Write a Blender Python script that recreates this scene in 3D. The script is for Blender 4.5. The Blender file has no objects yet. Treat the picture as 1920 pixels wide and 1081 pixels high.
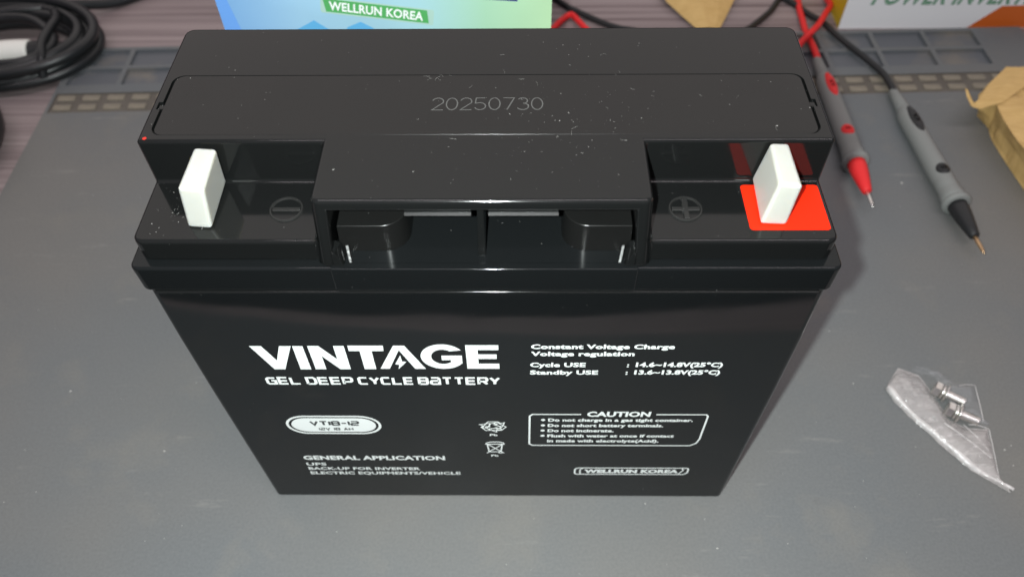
import bpy, bmesh, math, random
from mathutils import Vector, Matrix, noise
MM = 0.001
S = bpy.context.scene
C = S.collection
rnd = random.Random(7)

# ------------------------------------------------------------------ camera
def camera():
    cd = bpy.data.cameras.new('camera'); co = bpy.data.objects.new('camera', cd); C.objects.link(co)
    p, y, r = 0.9032049, 0.0217898, -0.0170587
    cp, sp = math.cos(p), math.sin(p)
    fw = Vector((0, cp, -sp)); up = Vector((0, sp, cp)); rt = Vector((1, 0, 0))
    Rz = Matrix.Rotation(y, 3, 'Z'); fw, up, rt = Rz @ fw, Rz @ up, Rz @ rt
    c, s = math.cos(r), math.sin(r)
    rt, up = c*rt + s*up, -s*rt + c*up
    M = Matrix((rt, up, -fw)).transposed().to_4x4()
    M.translation = (0.0099191, -0.1298407, 0.3010453)
    co.matrix_world = M
    cd.sensor_fit = 'HORIZONTAL'; cd.sensor_width = 36.0; cd.lens = 36.0*1476.0/1920.0
    cd.clip_start = 0.005; cd.clip_end = 50
    cd.dof.use_dof = True; cd.dof.focus_distance = 0.228; cd.dof.aperture_fstop = 15
    S.camera = co
camera()

# ------------------------------------------------------------------ light
w = bpy.data.worlds.new('World'); S.world = w; w.use_nodes = True
# dim room: soft pinkish ambient above the table's height, dark floor below it
wn, wl = w.node_tree.nodes, w.node_tree.links
wt = wn.new('ShaderNodeTexCoord'); wsx = wn.new('ShaderNodeSeparateXYZ'); wl.new(wt.outputs['Generated'], wsx.inputs[0])
wr_ = wn.new('ShaderNodeValToRGB'); wl.new(wsx.outputs['Z'], wr_.inputs['Fac'])
wr_.color_ramp.elements[0].position = 0.0; wr_.color_ramp.elements[0].color = (0.09, 0.085, 0.09, 1)
wr_.color_ramp.elements[1].position = 0.25; wr_.color_ramp.elements[1].color = (1.0, 0.84, 0.95, 1)
wl.new(wr_.outputs['Color'], wn['Background'].inputs[0])
wn['Background'].inputs[1].default_value = 0.19

def area(name, loc, rot, sx, sy, power, col, shape='RECTANGLE'):
    l = bpy.data.lights.new(name, 'AREA'); l.shape = shape; l.size = sx; l.size_y = sy
    l.energy = power; l.color = col
    o = bpy.data.objects.new(name, l); C.objects.link(o); o.location = loc; o.rotation_euler = rot
    return o
# bright ceiling of the room, in front of the photographer
area('ceiling_light', (0.0, 2.55, 2.0), (0, 0, 0), 7.0, 3.6, 46.0, (1.0, 0.93, 0.86))
# strip lamp on the ceiling, above and behind the photographer's right shoulder
area('strip_lamp', (0.25, -0.50, 2.1), (0, 0, 0), 1.9, 0.12, 13.5, (1.0, 0.90, 0.93))
# the phone's flash, a little left of its lens
fl = area('phone_flash', (-0.0065, -0.134, 0.308), (0, 0, 0), 0.006, 0.006, 1.0, (0.92, 1.0, 0.98), 'DISK')
fl.rotation_euler = (Vector((0.0, 0.06, 0.0)) - fl.location).to_track_quat('-Z', 'Y').to_euler()
fl.data.energy = 1.62
S.view_settings.view_transform = 'Standard'; S.view_settings.look = 'None'
S.view_settings.exposure = 0.0; S.view_settings.gamma = 1.0

# ------------------------------------------------------------------ materials
def mat(name, col, rough=0.5, metal=0.0, spec=0.5, coat=0.0):
    m = bpy.data.materials.new(name); m.use_nodes = True
    b = m.node_tree.nodes['Principled BSDF']
    b.inputs['Base Color'].default_value = (*col, 1); b.inputs['Roughness'].default_value = rough
    b.inputs['Metallic'].default_value = metal; b.inputs['Specular IOR Level'].default_value = spec
    b.inputs['Coat Weight'].default_value = coat
    return m
def nodes(m):
    nt = m.node_tree; return nt, nt.nodes, nt.links, nt.nodes['Principled BSDF']
def coords(m, scale=(1, 1, 1), rot=(0, 0, 0), kind='Object'):
    nt, N, L, b = nodes(m)
    tc = N.new('ShaderNodeTexCoord'); mp = N.new('ShaderNodeMapping')
    mp.inputs['Scale'].default_value = scale; mp.inputs['Rotation'].default_value = rot
    L.new(tc.outputs[kind], mp.inputs['Vector']); return mp.outputs['Vector']
def tex_noise(m, vec, scale, detail=3, rough=0.5):
    nt, N, L, b = nodes(m)
    n = N.new('ShaderNodeTexNoise'); n.inputs['Scale'].default_value = scale
    n.inputs['Detail'].default_value = detail; n.inputs['Roughness'].default_value = rough
    L.new(vec, n.inputs['Vector']); return n.outputs['Fac']
def ramp(m, fac, stops):
    nt, N, L, b = nodes(m)
    r = N.new('ShaderNodeValToRGB'); e = r.color_ramp.elements
    while len(e) < len(stops): e.new(0.5)
    for el, (p, c) in zip(e, stops):
        el.position = p; el.color = (*c, 1) if len(c) == 3 else c
    L.new(fac, r.inputs['Fac']); return r.outputs['Color']
def mixc(m, fac, a, b2, mode='MIX'):
    nt, N, L, b = nodes(m)
    x = N.new('ShaderNodeMix'); x.data_type = 'RGBA'; x.blend_type = mode
    for sock, v in ((x.inputs[0], fac), (x.inputs[6], a), (x.inputs[7], b2)):
        if isinstance(v, (int, float)): sock.default_value = v
        elif isinstance(v, tuple): sock.default_value = (*v, 1)
        else: L.new(v, sock)
    return x.outputs[2]
def bump(m, h, dist, strength=1.0):
    nt, N, L, b = nodes(m)
    x = N.new('ShaderNodeBump'); x.inputs['Distance'].default_value = dist; x.inputs['Strength'].default_value = strength
    L.new(h, x.inputs['Height']); L.new(x.outputs['Normal'], b.inputs['Normal'])
def link(m, out, inp):
    nt, N, L, b = nodes(m); L.new(out, b.inputs[inp])

def plastic(name, col, r0, r1, grain, dust=0.0, spec=0.42):
    m = mat(name, col, r0, spec=spec)
    v = coords(m)
    n = tex_noise(m, v, 60, 4, 0.6)
    rr = ramp(m, n, [(0.3, (r0, r0, r0)), (0.75, (r1, r1, r1))]); link(m, rr, 'Roughness')
    g = tex_noise(m, v, 18, 2, 0.4)
    bump(m, g, grain)
    # fine dust: sparse pale specks in the plastic's own coat
    nt, N, L, b = nodes(m)
    vo = N.new('ShaderNodeTexVoronoi'); vo.inputs['Scale'].default_value = 420; L.new(v, vo.inputs['Vector'])
    big = tex_noise(m, v, 45, 2)
    k = ramp(m, vo.outputs['Distance'], [(0.04, (1, 1, 1)), (0.075, (0, 0, 0))])
    k2 = ramp(m, big, [(0.54, (0, 0, 0)), (0.66, (dust, dust, dust))])
    f = mixc(m, 1.0, k, k2, 'MULTIPLY')
    cc = mixc(m, f, col, (0.45, 0.44, 0.42)); link(m, cc, 'Base Color')
    return m
M_CASE = plastic('black_gloss_plastic', (0.0060, 0.0068, 0.0072), 0.045, 0.085, 0.00035, 0.15, 0.30)
M_LID = plastic('black_lid_plastic', (0.0062, 0.0066, 0.0066), 0.07, 0.12, 0.00003, 0.6)
M_TOP = plastic('black_vent_cover_plastic', (0.0070, 0.0070, 0.0068), 0.20, 0.28, 0.00002, 0.8)
M_RIB = plastic('rough_black_plastic', (0.008, 0.008, 0.008), 0.36, 0.5, 0.0060, 0.3)
M_MARK = mat('lightened_black_plastic', (0.015, 0.015, 0.0145), 0.26)  # black plastic with lightened colour, so the marks and their mirror images gleam
M_INK = mat('white_screen_print', (0.86, 0.90, 0.88), 0.45)
M_INKD = mat('dark_print', (0.03, 0.033, 0.033), 0.4)
M_ETCH = mat('laser_etching', (0.075, 0.075, 0.072), 0.6)
M_WHITE = mat('white_moulded_plastic', (0.42, 0.42, 0.385), 0.42, spec=0.3)
nt, N_, L_, b_ = nodes(M_WHITE); b_.inputs['Subsurface Weight'].default_value = 0.75; b_.inputs['Subsurface Scale'].default_value = 0.005
b_.inputs['Subsurface Radius'].default_value = (1, 0.9, 0.7)
M_REDST = mat('red_sticker', (0.72, 0.017, 0.0015), 0.55, spec=0.2)
M_REDDOT = mat('red_ink_dot', (0.5, 0.02, 0.01), 0.4)
M_DUST = mat('dust', (0.36, 0.35, 0.33), 0.8)
M_CRUMB = mat('crumb', (0.5, 0.49, 0.46), 0.8)
M_STEEL = mat('nickel_steel', (0.85, 0.83, 0.79), 0.30, 1.0)
M_BRASS = mat('brass_needle', (0.62, 0.42, 0.24), 0.35, 0.9)
M_GREY = mat('grey_rubber', (0.235, 0.245, 0.235), 0.55, spec=0.3)
M_RED = mat('red_rubber', (0.80, 0.028, 0.03), 0.5, spec=0.35)
M_BLK = mat('black_rubber', (0.018, 0.019, 0.02), 0.45, spec=0.4)
M_CABLE = mat('black_cable_sheath', (0.013, 0.015, 0.016), 0.36, spec=0.5)
M_TAG = mat('white_wrap', (0.85, 0.85, 0.79), 0.5)
M_YEL = mat('yellow_card', (0.62, 0.44, 0.015), 0.5)
M_WCARD = mat('white_card', (0.85, 0.85, 0.87), 0.4)
M_ORG = mat('orange_print', (0.62, 0.13, 0.02), 0.45)
M_GRN = mat('green_print', (0.03, 0.22, 0.10), 0.5)
M_SIGN = mat('green_sign_print', (0.09, 0.40, 0.12), 0.45)
M_SIGNE = mat('pale_grey_print', (0.42, 0.62, 0.55), 0.45)
M_NAVY = mat('navy_print', (0.02, 0.035, 0.22), 0.4)
M_SLATE = mat('slate_plastic', (0.07, 0.085, 0.10), 0.5)
M_EDGE = mat('dark_void', (0.02, 0.02, 0.02), 0.9)

def silicone():
    m = mat('grey_silicone', (0.20, 0.205, 0.21), 0.5, spec=0.25)
    v = coords(m)
    big = tex_noise(m, v, 5.0, 3, 0.55); mid = tex_noise(m, v, 28, 4, 0.6); fine = tex_noise(m, v, 900, 2, 0.5)
    c = ramp(m, big, [(0.38, (0.137, 0.149, 0.156)), (0.64, (0.166, 0.163, 0.155))])
    st = ramp(m, mid, [(0.54, (0, 0, 0)), (0.74, (0.6, 0.6, 0.6))])
    c = mixc(m, st, c, (0.19, 0.183, 0.166))
    dk = tex_noise(m, v, 75, 4, 0.65)
    d = ramp(m, dk, [(0.64, (0, 0, 0)), (0.80, (0.30, 0.30, 0.30))])
    c = mixc(m, d, c, (0.10, 0.10, 0.105))
    # thin rubbed marks
    v2 = coords(m, (9, 60, 9), (0, 0, 0.9))
    ln = tex_noise(m, v2, 2.0, 5, 0.7)
    l = ramp(m, ln, [(0.62, (0, 0, 0)), (0.72, (0.5, 0.5, 0.5))])
    c = mixc(m, l, c, (0.25, 0.245, 0.23))
    g = ramp(m, fine, [(0.3, (0.94, 0.94, 0.94)), (0.7, (1.06, 1.06, 1.06))])
    c = mixc(m, 1.0, c, g, 'MULTIPLY')
    link(m, c, 'Base Color')
    r = ramp(m, mid, [(0.3, (0.42,)*3), (0.7, (0.58,)*3)]); link(m, r, 'Roughness')
    bump(m, fine, 0.00004)
    return m
M_MAT = silicone()
def dusty():
    m = mat('dusty_silicone', (0.24, 0.21, 0.18), 0.8, spec=0.15)
    v = coords(m); n = tex_noise(m, v, 60, 4, 0.6)
    c = ramp(m, n, [(0.35, (0.20, 0.18, 0.145)), (0.7, (0.29, 0.255, 0.20))]); link(m, c, 'Base Color'); return m
M_DUSTY = dusty()
def groove():
    m = mat('grimy_silicone', (0.12, 0.105, 0.09), 0.8, spec=0.15)
    v = coords(m); n = tex_noise(m, v, 40, 4, 0.6)
    c = ramp(m, n, [(0.35, (0.115, 0.102, 0.088)), (0.7, (0.155, 0.14, 0.12))]); link(m, c, 'Base Color'); return m
M_GROOVE = groove()
def tray_mat():
    m = mat('tray_silicone', (0.15, 0.16, 0.175), 0.6, spec=0.2)
    v = coords(m); n = tex_noise(m, v, 22, 4, 0.6)
    c = ramp(m, n, [(0.5, (0.128, 0.136, 0.148)), (0.72, (0.215, 0.195, 0.165))]); link(m, c, 'Base Color'); return m
M_TRAY = tray_mat()
def laminate():
    m = mat('striped_wood_laminate', (0.3, 0.25, 0.25), 0.45, spec=0.3)
    v = coords(m, (1.2, 130, 1), (0, 0, -0.03))
    n = tex_noise(m, v, 1.0, 6, 0.75)
    v2 = coords(m, (3, 420, 1), (0, 0, -0.03)); n2 = tex_noise(m, v2, 1.0, 3, 0.6)
    c = ramp(m, n, [(0.34, (0.14, 0.105, 0.105)), (0.45, (0.27, 0.215, 0.215)), (0.62, (0.36, 0.295, 0.29)), (0.75, (0.43, 0.36, 0.35))])
    g = ramp(m, n2, [(0.3, (0.80,)*3), (0.7, (1.12,)*3)])
    c = mixc(m, 1.0, c, g, 'MULTIPLY'); link(m, c, 'Base Color')
    bump(m, n, 0.0004); return m
M_TABLE = laminate()
def kraft():
    m = mat('kraft_paper', (0.45, 0.29, 0.12), 0.62, spec=0.25)
    v = coords(m, (1, 6, 1)); n = tex_noise(m, v, 90, 4, 0.6)
    v1 = coords(m); n2 = tex_noise(m, v1, 40, 3, 0.5)
    c = ramp(m, n, [(0.3, (0.56, 0.365, 0.135)), (0.7, (0.68, 0.46, 0.19))]); link(m, c, 'Base Color')
    bump(m, n2, 0.0012, 0.7); return m
M_KRAFT = kraft()
def polythene(name, lo, hi, col, rough=0.14):
    m = mat(name, col, rough, spec=0.7)
    nt, N, L, b = nodes(m)
    v = coords(m, (1, 1, 1), (0, 0, 0.8)); v2 = coords(m, (0.35, 1.6, 1), (0, 0, 0.95))
    n = tex_noise(m, v, 55, 3, 0.6); n2 = tex_noise(m, v2, 150, 3, 0.55)
    cr = ramp(m, n2, [(0.46, (0, 0, 0)), (0.50, (1, 1, 1)), (0.54, (0, 0, 0))])
    a = ramp(m, n, [(0.36, (lo,)*3), (0.66, (hi,)*3)])
    a = mixc(m, 0.16, a, cr, 'SCREEN')
    L.new(a, b.inputs['Alpha'])
    h = mixc(m, 0.5, n, n2)
    bump(m, h, 0.0028, 0.9); return m
M_POLY = polythene('frosted_polythene', 0.28, 0.46, (0.80, 0.74, 0.725))
M_CLEAR = polythene('clear_polythene', 0.04, 0.16, (0.66, 0.67, 0.70), 0.10)
M_FOLD = polythene('folded_polythene', 0.45, 0.85, (0.82, 0.79, 0.78), 0.2)
def blue_print():
    m = mat('pale_blue_print', (0.3, 0.55, 0.8), 0.35)
    nt, N, L, b = nodes(m)
    tc = N.new('ShaderNodeTexCoord'); sx = N.new('ShaderNodeSeparateXYZ'); L.new(tc.outputs['Object'], sx.inputs[0])
    mr = N.new('ShaderNodeMapRange'); mr.inputs[1].default_value = -0.112; mr.inputs[2].default_value = 0.022
    L.new(sx.outputs['X'], mr.inputs[0])
    c = ramp(m, mr.outputs[0], [(0.0, (0.22, 0.45, 0.80)), (0.25, (0.36, 0.60, 0.80)), (0.6, (0.38, 0.62, 0.68)), (0.8, (0.38, 0.62, 0.44)), (1.0, (0.46, 0.68, 0.41))])
    v = coords(m); n = tex_noise(m, v, 30, 1, 0.3)
    g = ramp(m, n, [(0.4, (0.93,)*3), (0.6, (1.05,)*3)])
    c = mixc(m, 1.0, c, g, 'MULTIPLY'); link(m, c, 'Base Color'); return m
M_BLUE = blue_print()
M_BLUE2 = mat('mid_blue_print', (0.12, 0.42, 0.72), 0.4)
M_BLUE3 = mat('corner_blue_print', (0.16, 0.38, 0.85), 0.4)

# ------------------------------------------------------------------ helpers
def link_obj(name, me, m=None, parent=None, loc=None):
    o = bpy.data.objects.new(name, me); C.objects.link(o)
    if m is not None and me is not None: me.materials.append(m)
    if parent is not None: o.parent = parent
    if loc is not None: o.location = loc
    return o
def thing(name, label, cat, loc=(0, 0, 0), group=None, rotz=0):
    o = bpy.data.objects.new(name, None); C.objects.link(o); o.empty_display_size = 0.01
    o.location = loc; o.rotation_euler = (0, 0, rotz); o['label'] = label; o['category'] = cat
    if group: o['group'] = group
    return o
def tag(o, label, cat, group=None):
    o['label'] = label; o['category'] = cat
    if group: o['group'] = group
    return o
def pymesh(name, vs, fs, smooth=False):
    me = bpy.data.meshes.new(name); me.from_pydata([tuple(v) for v in vs], [], fs)
    if smooth: me.polygons.foreach_set('use_smooth', [True]*len(me.polygons))
    me.update(); return me
def bevel(o, w_, seg=3, ang=35):
    md = o.modifiers.new('bevel', 'BEVEL'); md.width = w_; md.segments = seg; md.limit_method = 'ANGLE'
    md.angle_limit = math.radians(ang); md.harden_normals = True
    o.data.polygons.foreach_set('use_smooth', [True]*len(o.data.polygons)); return o
def rect_loop(x0, x1, y0, y1, r, seg=6):
    if not isinstance(r, (list, tuple)) and r <= 0: return [(x0, y0), (x1, y0), (x1, y1), (x0, y1)]
    rr = r if isinstance(r, (list, tuple)) else (r, r, r, r)
    out = []
    for (cx, cy, a0, q) in ((x0, y0, 180, rr[0]), (x1, y0, 270, rr[1]), (x1, y1, 0, rr[2]), (x0, y1, 90, rr[3])):
        ax = cx + q if cx == x0 else cx - q; ay = cy + q if cy == y0 else cy - q
        if q <= 0: out.append((cx, cy)); continue
        for i in range(seg+1):
            a = math.radians(a0 + 90*i/seg); out.append((ax + q*math.cos(a), ay + q*math.sin(a)))
    return out
def prism_mesh(name, loops):
    """loops: list of (points2d, z) bottom to top, equal counts, CCW; values in mm"""
    n = len(loops[0][0]); vs = []; fs = []
    for pts, z in loops: vs += [(x*MM, y*MM, z*MM) for x, y in pts]
    fs.append(list(range(n))[::-1]); fs.append([(len(loops)-1)*n + i for i in range(n)])
    for k in range(len(loops)-1):
        for i in range(n):
            j = (i+1) % n; fs.append((k*n+i, k*n+j, (k+1)*n+j, (k+1)*n+i))
    return pymesh(name, vs, fs)
def box(x0, x1, y0, y1, z0, z1, r=0, seg=6, name='part'):
    l = rect_loop(x0, x1, y0, y1, r, seg); return prism_mesh(name, [(l, z0), (l, z1)])
def boolean(base, ops):
    """base mesh, ops list of (mode, mesh) -> new mesh"""
    tmp = [bpy.data.objects.new('tmp', base)]; C.objects.link(tmp[0])
    for mode, me in ops:
        t = bpy.data.objects.new('tmp', me); C.objects.link(t); tmp.append(t)
        md = tmp[0].modifiers.new('b', 'BOOLEAN'); md.operation = mode; md.object = t; md.solver = 'EXACT'
    dg = bpy.context.evaluated_depsgraph_get(); dg.update()
    out = bpy.data.meshes.new_from_object(tmp[0].evaluated_get(dg))
    for t in tmp: bpy.data.objects.remove(t)
    return out
def tube_mesh(name, pts, radii, sides=12, closed_ends=True):
    """pts in metres"""
    P = [Vector(p) for p in pts]; n = len(P); vs = []; fs = []
    if not isinstance(radii, (list, tuple)): radii = [radii]*n
    t0 = (P[1]-P[0]).normalized(); up = Vector((0, 0, 1)) if abs(t0.z) < 0.9 else Vector((1, 0, 0))
    u = t0.cross(up).normalized()
    for i in range(n):
        t = (P[min(i+1, n-1)] - P[max(i-1, 0)]).normalized()
        u = (u - t*u.dot(t)).normalized(); v = t.cross(u)
        for k in range(sides):
            a = 2*math.pi*k/sides; vs.append(P[i] + radii[i]*(math.cos(a)*u + math.sin(a)*v))
    for i in range(n-1):
        for k in range(sides):
            j = (k+1) % sides; fs.append((i*sides+k, i*sides+j, (i+1)*sides+j, (i+1)*sides+k))
    if closed_ends: fs += [list(range(sides))[::-1], [(n-1)*sides+k for k in range(sides)]]
    return pymesh(name, vs, fs, True)
def smooth_path(ctrl, per=10):
    P = [Vector(p) for p in ctrl]; out = []
    for i in range(len(P)-1):
        p0 = P[max(i-1, 0)]; p1 = P[i]; p2 = P[i+1]; p3 = P[min(i+2, len(P)-1)]
        for k in range(per):
            t = k/per
            out.append(0.5*((2*p1) + (p2-p0)*t + (2*p0-5*p1+4*p2-p3)*t*t + (3*p1-p0-3*p2+p3)*t**3))
    out.append(P[-1]); return out
def lathe_mesh(name, prof, sides=28):
    """prof list of (along_y, radius) in mm, axis = +Y"""
    vs = []; fs = []; n = len(prof)
    for y, r in prof:
        for k in range(sides):
            a = 2*math.pi*k/sides; vs.append((r*math.cos(a)*MM, y*MM, r*math.sin(a)*MM))
    for i in range(n-1):
        for k in range(sides):
            j = (k+1) % sides; fs.append((i*sides+k, (i+1)*sides+k, (i+1)*sides+j, i*sides+j))
    fs += [list(range(sides)), [(n-1)*sides+k for k in range(sides)][::-1]]
    return pymesh(name, vs, fs, True)

# flat print: every routine returns 2-D polygons (mm), then 'print_on' lays them on a plane
def text_polys(s, x0, x1, zb, cap, shear=0.0, bold=0.0):
    cu = bpy.data.curves.new('t', 'FONT'); cu.body = s; cu.size = 1; cu.shear = shear; cu.offset = bold
    cu.resolution_u = 3; cu.space_character = 1.04
    o = bpy.data.objects.new('t', cu); C.objects.link(o)
    dg = bpy.context.evaluated_depsgraph_get(); dg.update()
    me = bpy.data.meshes.new_from_object(o.evaluated_get(dg))
    bpy.data.objects.remove(o)
    X = [v.co.x for v in me.vertices]; a, b = min(X), max(X); ch = 0.70 + 2*bold
    vs = [(x0 + (v.co.x-a)/(b-a)*(x1-x0), zb + (v.co.y+bold)/ch*cap) for v in me.vertices]
    return vs, [tuple(p.vertices) for p in me.polygons]
def merge(parts):
    V = []; F = []
    for vs, fs in parts:
        k = len(V); V += list(vs); F += [tuple(i+k for i in f) for f in fs]
    return V, F
def poly(pts): return (list(pts), [tuple(range(len(pts)))])
def ribbon(pts, wd, closed=False):
    P = [Vector((p[0], p[1])) for p in pts]; n = len(P); L = []; R = []
    for i in range(n):
        if closed: a, b, c = P[i-1], P[i], P[(i+1) % n]
        else: a, b, c = P[max(i-1, 0)], P[i], P[min(i+1, n-1)]
        d1 = (b-a).normalized() if (b-a).length > 1e-9 else (c-b).normalized()
        d2 = (c-b).normalized() if (c-b).length > 1e-9 else d1
        n1 = Vector((-d1.y, d1.x)); n2 = Vector((-d2.y, d2.x)); m = (n1+n2)
        m = m.normalized() if m.length > 1e-6 else n1
        k = wd/2/max(0.45, m.dot(n1)); L.append(b+m*k); R.append(b-m*k)
    vs = [tuple(v) for v in L+R]; fs = []
    for i in range(n if closed else n-1):
        j = (i+1) % n; fs.append((i, n+i, n+j, j))
    return vs, fs
def arc(cx, cy, rx, ry, a0, a1, seg=10):
    return [(cx+rx*math.cos(math.radians(a0+(a1-a0)*i/seg)), cy+ry*math.sin(math.radians(a0+(a1-a0)*i/seg))) for i in range(seg+1)]
GL = {
 'G': (1, [[(1, .93), (.18, .93), (0, .78), (0, .15), (.15, 0), (1, 0), (1, .5), (.5, .5)]]),
 'E': (1, [[(1, 1), (0, 1), (0, 0), (1, 0)], [(0, .5), (.95, .5)]]),
 'L': (1, [[(0, 1), (0, 0), (1, 0)]]),
 'D': (1, [[(0, 0), (0, 1), (.78, 1), (1, .8), (1, .2), (.78, 0), (0, 0)]]),
 'P': (1, [[(0, 0), (0, 1), (.85, 1), (1, .87), (1, .5), (.85, .36), (0, .36)]]),
 'C': (1, [[(1, 1), (.15, 1), (0, .85), (0, .15), (.15, 0), (1, 0)]]),
 'Y': (1, [[(0, 1), (.5, .42), (1, 1)], [(.5, .42), (.5, 0)]]),
 'B': (1, [[(0, 0), (0, 1), (.85, 1), (.98, .9), (.98, .6), (.88, .5), (1, .4), (1, .13), (.85, 0), (0, 0)], [(0, .5), (.88, .5)]]),
 'a': (1, [[(.05, 1), (.85, 1), (1, .87), (1, 0), (.14, 0), (0, .12), (0, .4), (.12, .52), (1, .52)]]),
 'T': (1, [[(0, 1), (1, 1)], [(.5, 1), (.5, 0)]]),
 'R': (1, [[(0, 0), (0, 1), (.85, 1), (1, .87), (1, .58), (.85, .44), (0, .44)], [(.55, .44), (1, 0)]]),
 'V': (1, [[(0, 1), (.5, 0), (1, 1)]]),
 '1': (.0, [[(0, 1), (0, 0)]]),
 '8': (1, [[(.12, 1), (.88, 1), (1, .88), (1, .12), (.88, 0), (.12, 0), (0, .12), (0, .88), (.12, 1)], [(0, .5), (1, .5)]]),
 '2': (1, [[(0, 1), (.85, 1), (1, .88), (1, .6), (.85, .5), (.15, .48), (0, .38), (0, 0), (1, 0)]]),
 '-': (.7, [[(0, .5), (.7, .5)]]),
 'A': (1, [[(0, 0), (.5, 1), (1, 0)], [(.22, .33), (.78, .33)]]),
 'H': (1, [[(0, 0), (0, 1)], [(1, 0), (1, 1)], [(0, .5), (1, .5)]]),
 ' ': (.45, []),
}
def stroke_text(s, x0, x1, z0, z1, wd, gap, glyphs=GL, shear=0.0):
    """gap as a fraction of a glyph's width"""
    tot = sum(glyphs[c][0] for c in s) + gap*(len(s)-1)
    sx = (x1-x0-wd)/tot; h = z1-z0-wd; x = x0+wd/2; out = []
    for c in s:
        g = glyphs[c]
        for st in g[1]: out.append(ribbon([(x+px*sx+shear*py*h, z0+wd/2+py*h) for px, py in st], wd))
        x += (g[0]+gap)*sx
    return out
def print_on(name, parts, m, parent, plane='front', off=0.001, label=None, lift=0.06):
    """plane 'front': (x, z) at y = off mm facing -Y ; 'top': (x, y) at z = off mm facing up"""
    vs = []; fs = []
    for i, (v, f) in enumerate(parts):
        k = len(vs); e = lift + 0.004*(i % 6)
        for a, b in v: vs.append((a*MM, (off-e)*MM, b*MM) if plane == 'front' else (a*MM, b*MM, (off+e)*MM))
        fs += [tuple(q+k for q in g) for g in f]
    me = pymesh(name, vs, fs); o = link_obj(name, me, m, parent)
    bm = bmesh.new(); bm.from_mesh(me); tgt = Vector((0, -1, 0)) if plane == 'front' else Vector((0, 0, 1))
    for f in bm.faces:
        if f.normal.dot(tgt) < 0: f.normal_flip()
    bm.to_mesh(me); bm.free()
    if label: o['label'] = label
    return o

# ------------------------------------------------------------------ table and mat
TZ = -4.0
t = link_obj('table_top', box(-620, 640, -91.5, 760, TZ-22, TZ, 0), M_TABLE); bevel(t, 0.001, 2); t['kind'] = 'structure'

def heightfield(name, xs, ys, H, zb, mats):
    """blocky relief: H[i][j] = (z, material index) for the cell xs[i]..xs[i+1] x ys[j]..ys[j+1], mm"""
    vs = []; fs = []; mi = []
    def quad(a, b, c, d, k):
        n = len(vs); vs.extend([(p[0]*MM, p[1]*MM, p[2]*MM) for p in (a, b, c, d)]); fs.append((n, n+1, n+2, n+3)); mi.append(k)
    nx, ny = len(xs)-1, len(ys)-1
    g = lambda i, j: H[i][j] if 0 <= i < nx and 0 <= j < ny else (zb, 0)
    for i in range(nx):
        for j in range(ny):
            z, k = H[i][j]; x0, x1, y0, y1 = xs[i], xs[i+1], ys[j], ys[j+1]
            quad((x0, y0, z), (x1, y0, z), (x1, y1, z), (x0, y1, z), k)
    for i in range(nx+1):
        for j in range(ny):
            a, b = g(i-1, j), g(i, j)
            if abs(a[0]-b[0]) > 1e-6:
                x = xs[i]; y0, y1 = ys[j], ys[j+1]; k = a[1] if a[0] < b[0] else b[1]
                lo, hi = min(a[0], b[0]), max(a[0], b[0])
                if a[0] > b[0]: quad((x, y0, lo), (x, y1, lo), (x, y1, hi), (x, y0, hi), k)
                else: quad((x, y1, lo), (x, y0, lo), (x, y0, hi), (x, y1, hi), k)
    for j in range(ny+1):
        for i in range(nx):
            a, b = g(i, j-1), g(i, j)
            if abs(a[0]-b[0]) > 1e-6:
                y = ys[j]; x0, x1 = xs[i], xs[i+1]; k = a[1] if a[0] < b[0] else b[1]
                lo, hi = min(a[0], b[0]), max(a[0], b[0])
                if a[0] > b[0]: quad((x1, y, lo), (x0, y, lo), (x0, y, hi), (x1, y, hi), k)
                else: quad((x0, y, lo), (x1, y, lo), (x1, y, hi), (x0, y, hi), k)
    me = pymesh(name, vs, fs)
    for m in mats: me.materials.append(m)
    me.polygons.foreach_set('material_index', mi)
    bm = bmesh.new(); bm.from_mesh(me); bmesh.ops.remove_doubles(bm, verts=bm.verts, dist=1e-7); bm.to_mesh(me); bm.free()
    return me

work_mat = thing('silicone_mat', 'large grey silicone work mat with trays along its rear edge, under the battery', 'work mat', (-0.276, 0.245, 0), rotz=math.radians(1.85))
# local frame: x along the mat from its left edge, y away; y=0 is the middle of the little grid strip's front row
LMAT = 612
tray_x = [(4.5+34*k, 4.5+34*k+31) for k in range(17) if 4.5+34*k+31 < LMAT-3]
rows = [(21.5, 37.5, -2.4), (40.5, 57.0, -2.4)]
xs = sorted({0, LMAT} | {a for p in tray_x for a in p} | {2.0, LMAT-3})
ys = sorted({-332, 60, -4.8, 13.4} | {a for r in rows for a in r[:2]})
H = []
for i in range(len(xs)-1):
    col = []
    for j in range(len(ys)-1):
        xm, ym = (xs[i]+xs[i+1])/2, (ys[j]+ys[j+1])/2; z, k = 0.0, 0
        if -4.8 < ym < 13.4 and 2.0 < xm < LMAT-3: z, k = -0.9, 2
        for a, b, d in rows:
            if a < ym < b and any(p < xm < q for p, q in tray_x): z, k = d, 1
        col.append((z, k))
    H.append(col)
sh = heightfield('mat_sheet', xs, ys, H, TZ, [M_MAT, M_TRAY, M_GROOVE])
mo = link_obj('mat_sheet', sh, None, work_mat)
pad_me = box(-5.2, 5.2, -2.35, 2.35, -0.9, -0.15, 0.7, 2, 'grid_pad'); pad_me.materials.append(M_DUSTY)
for k in range(40):
    for yy in (-1.2, 7.4):
        po = bpy.data.objects.new('grid_pad', pad_me); C.objects.link(po); po.parent = work_mat
        po.location = ((9.2+15.0*k)*MM, (yy+1.8)*MM, 0)

# ------------------------------------------------------------------ battery
bat = thing('lead_acid_battery', 'black sealed battery with white lettering standing upright in the middle of the grey mat', 'battery', (0, 0, 0))
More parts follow.
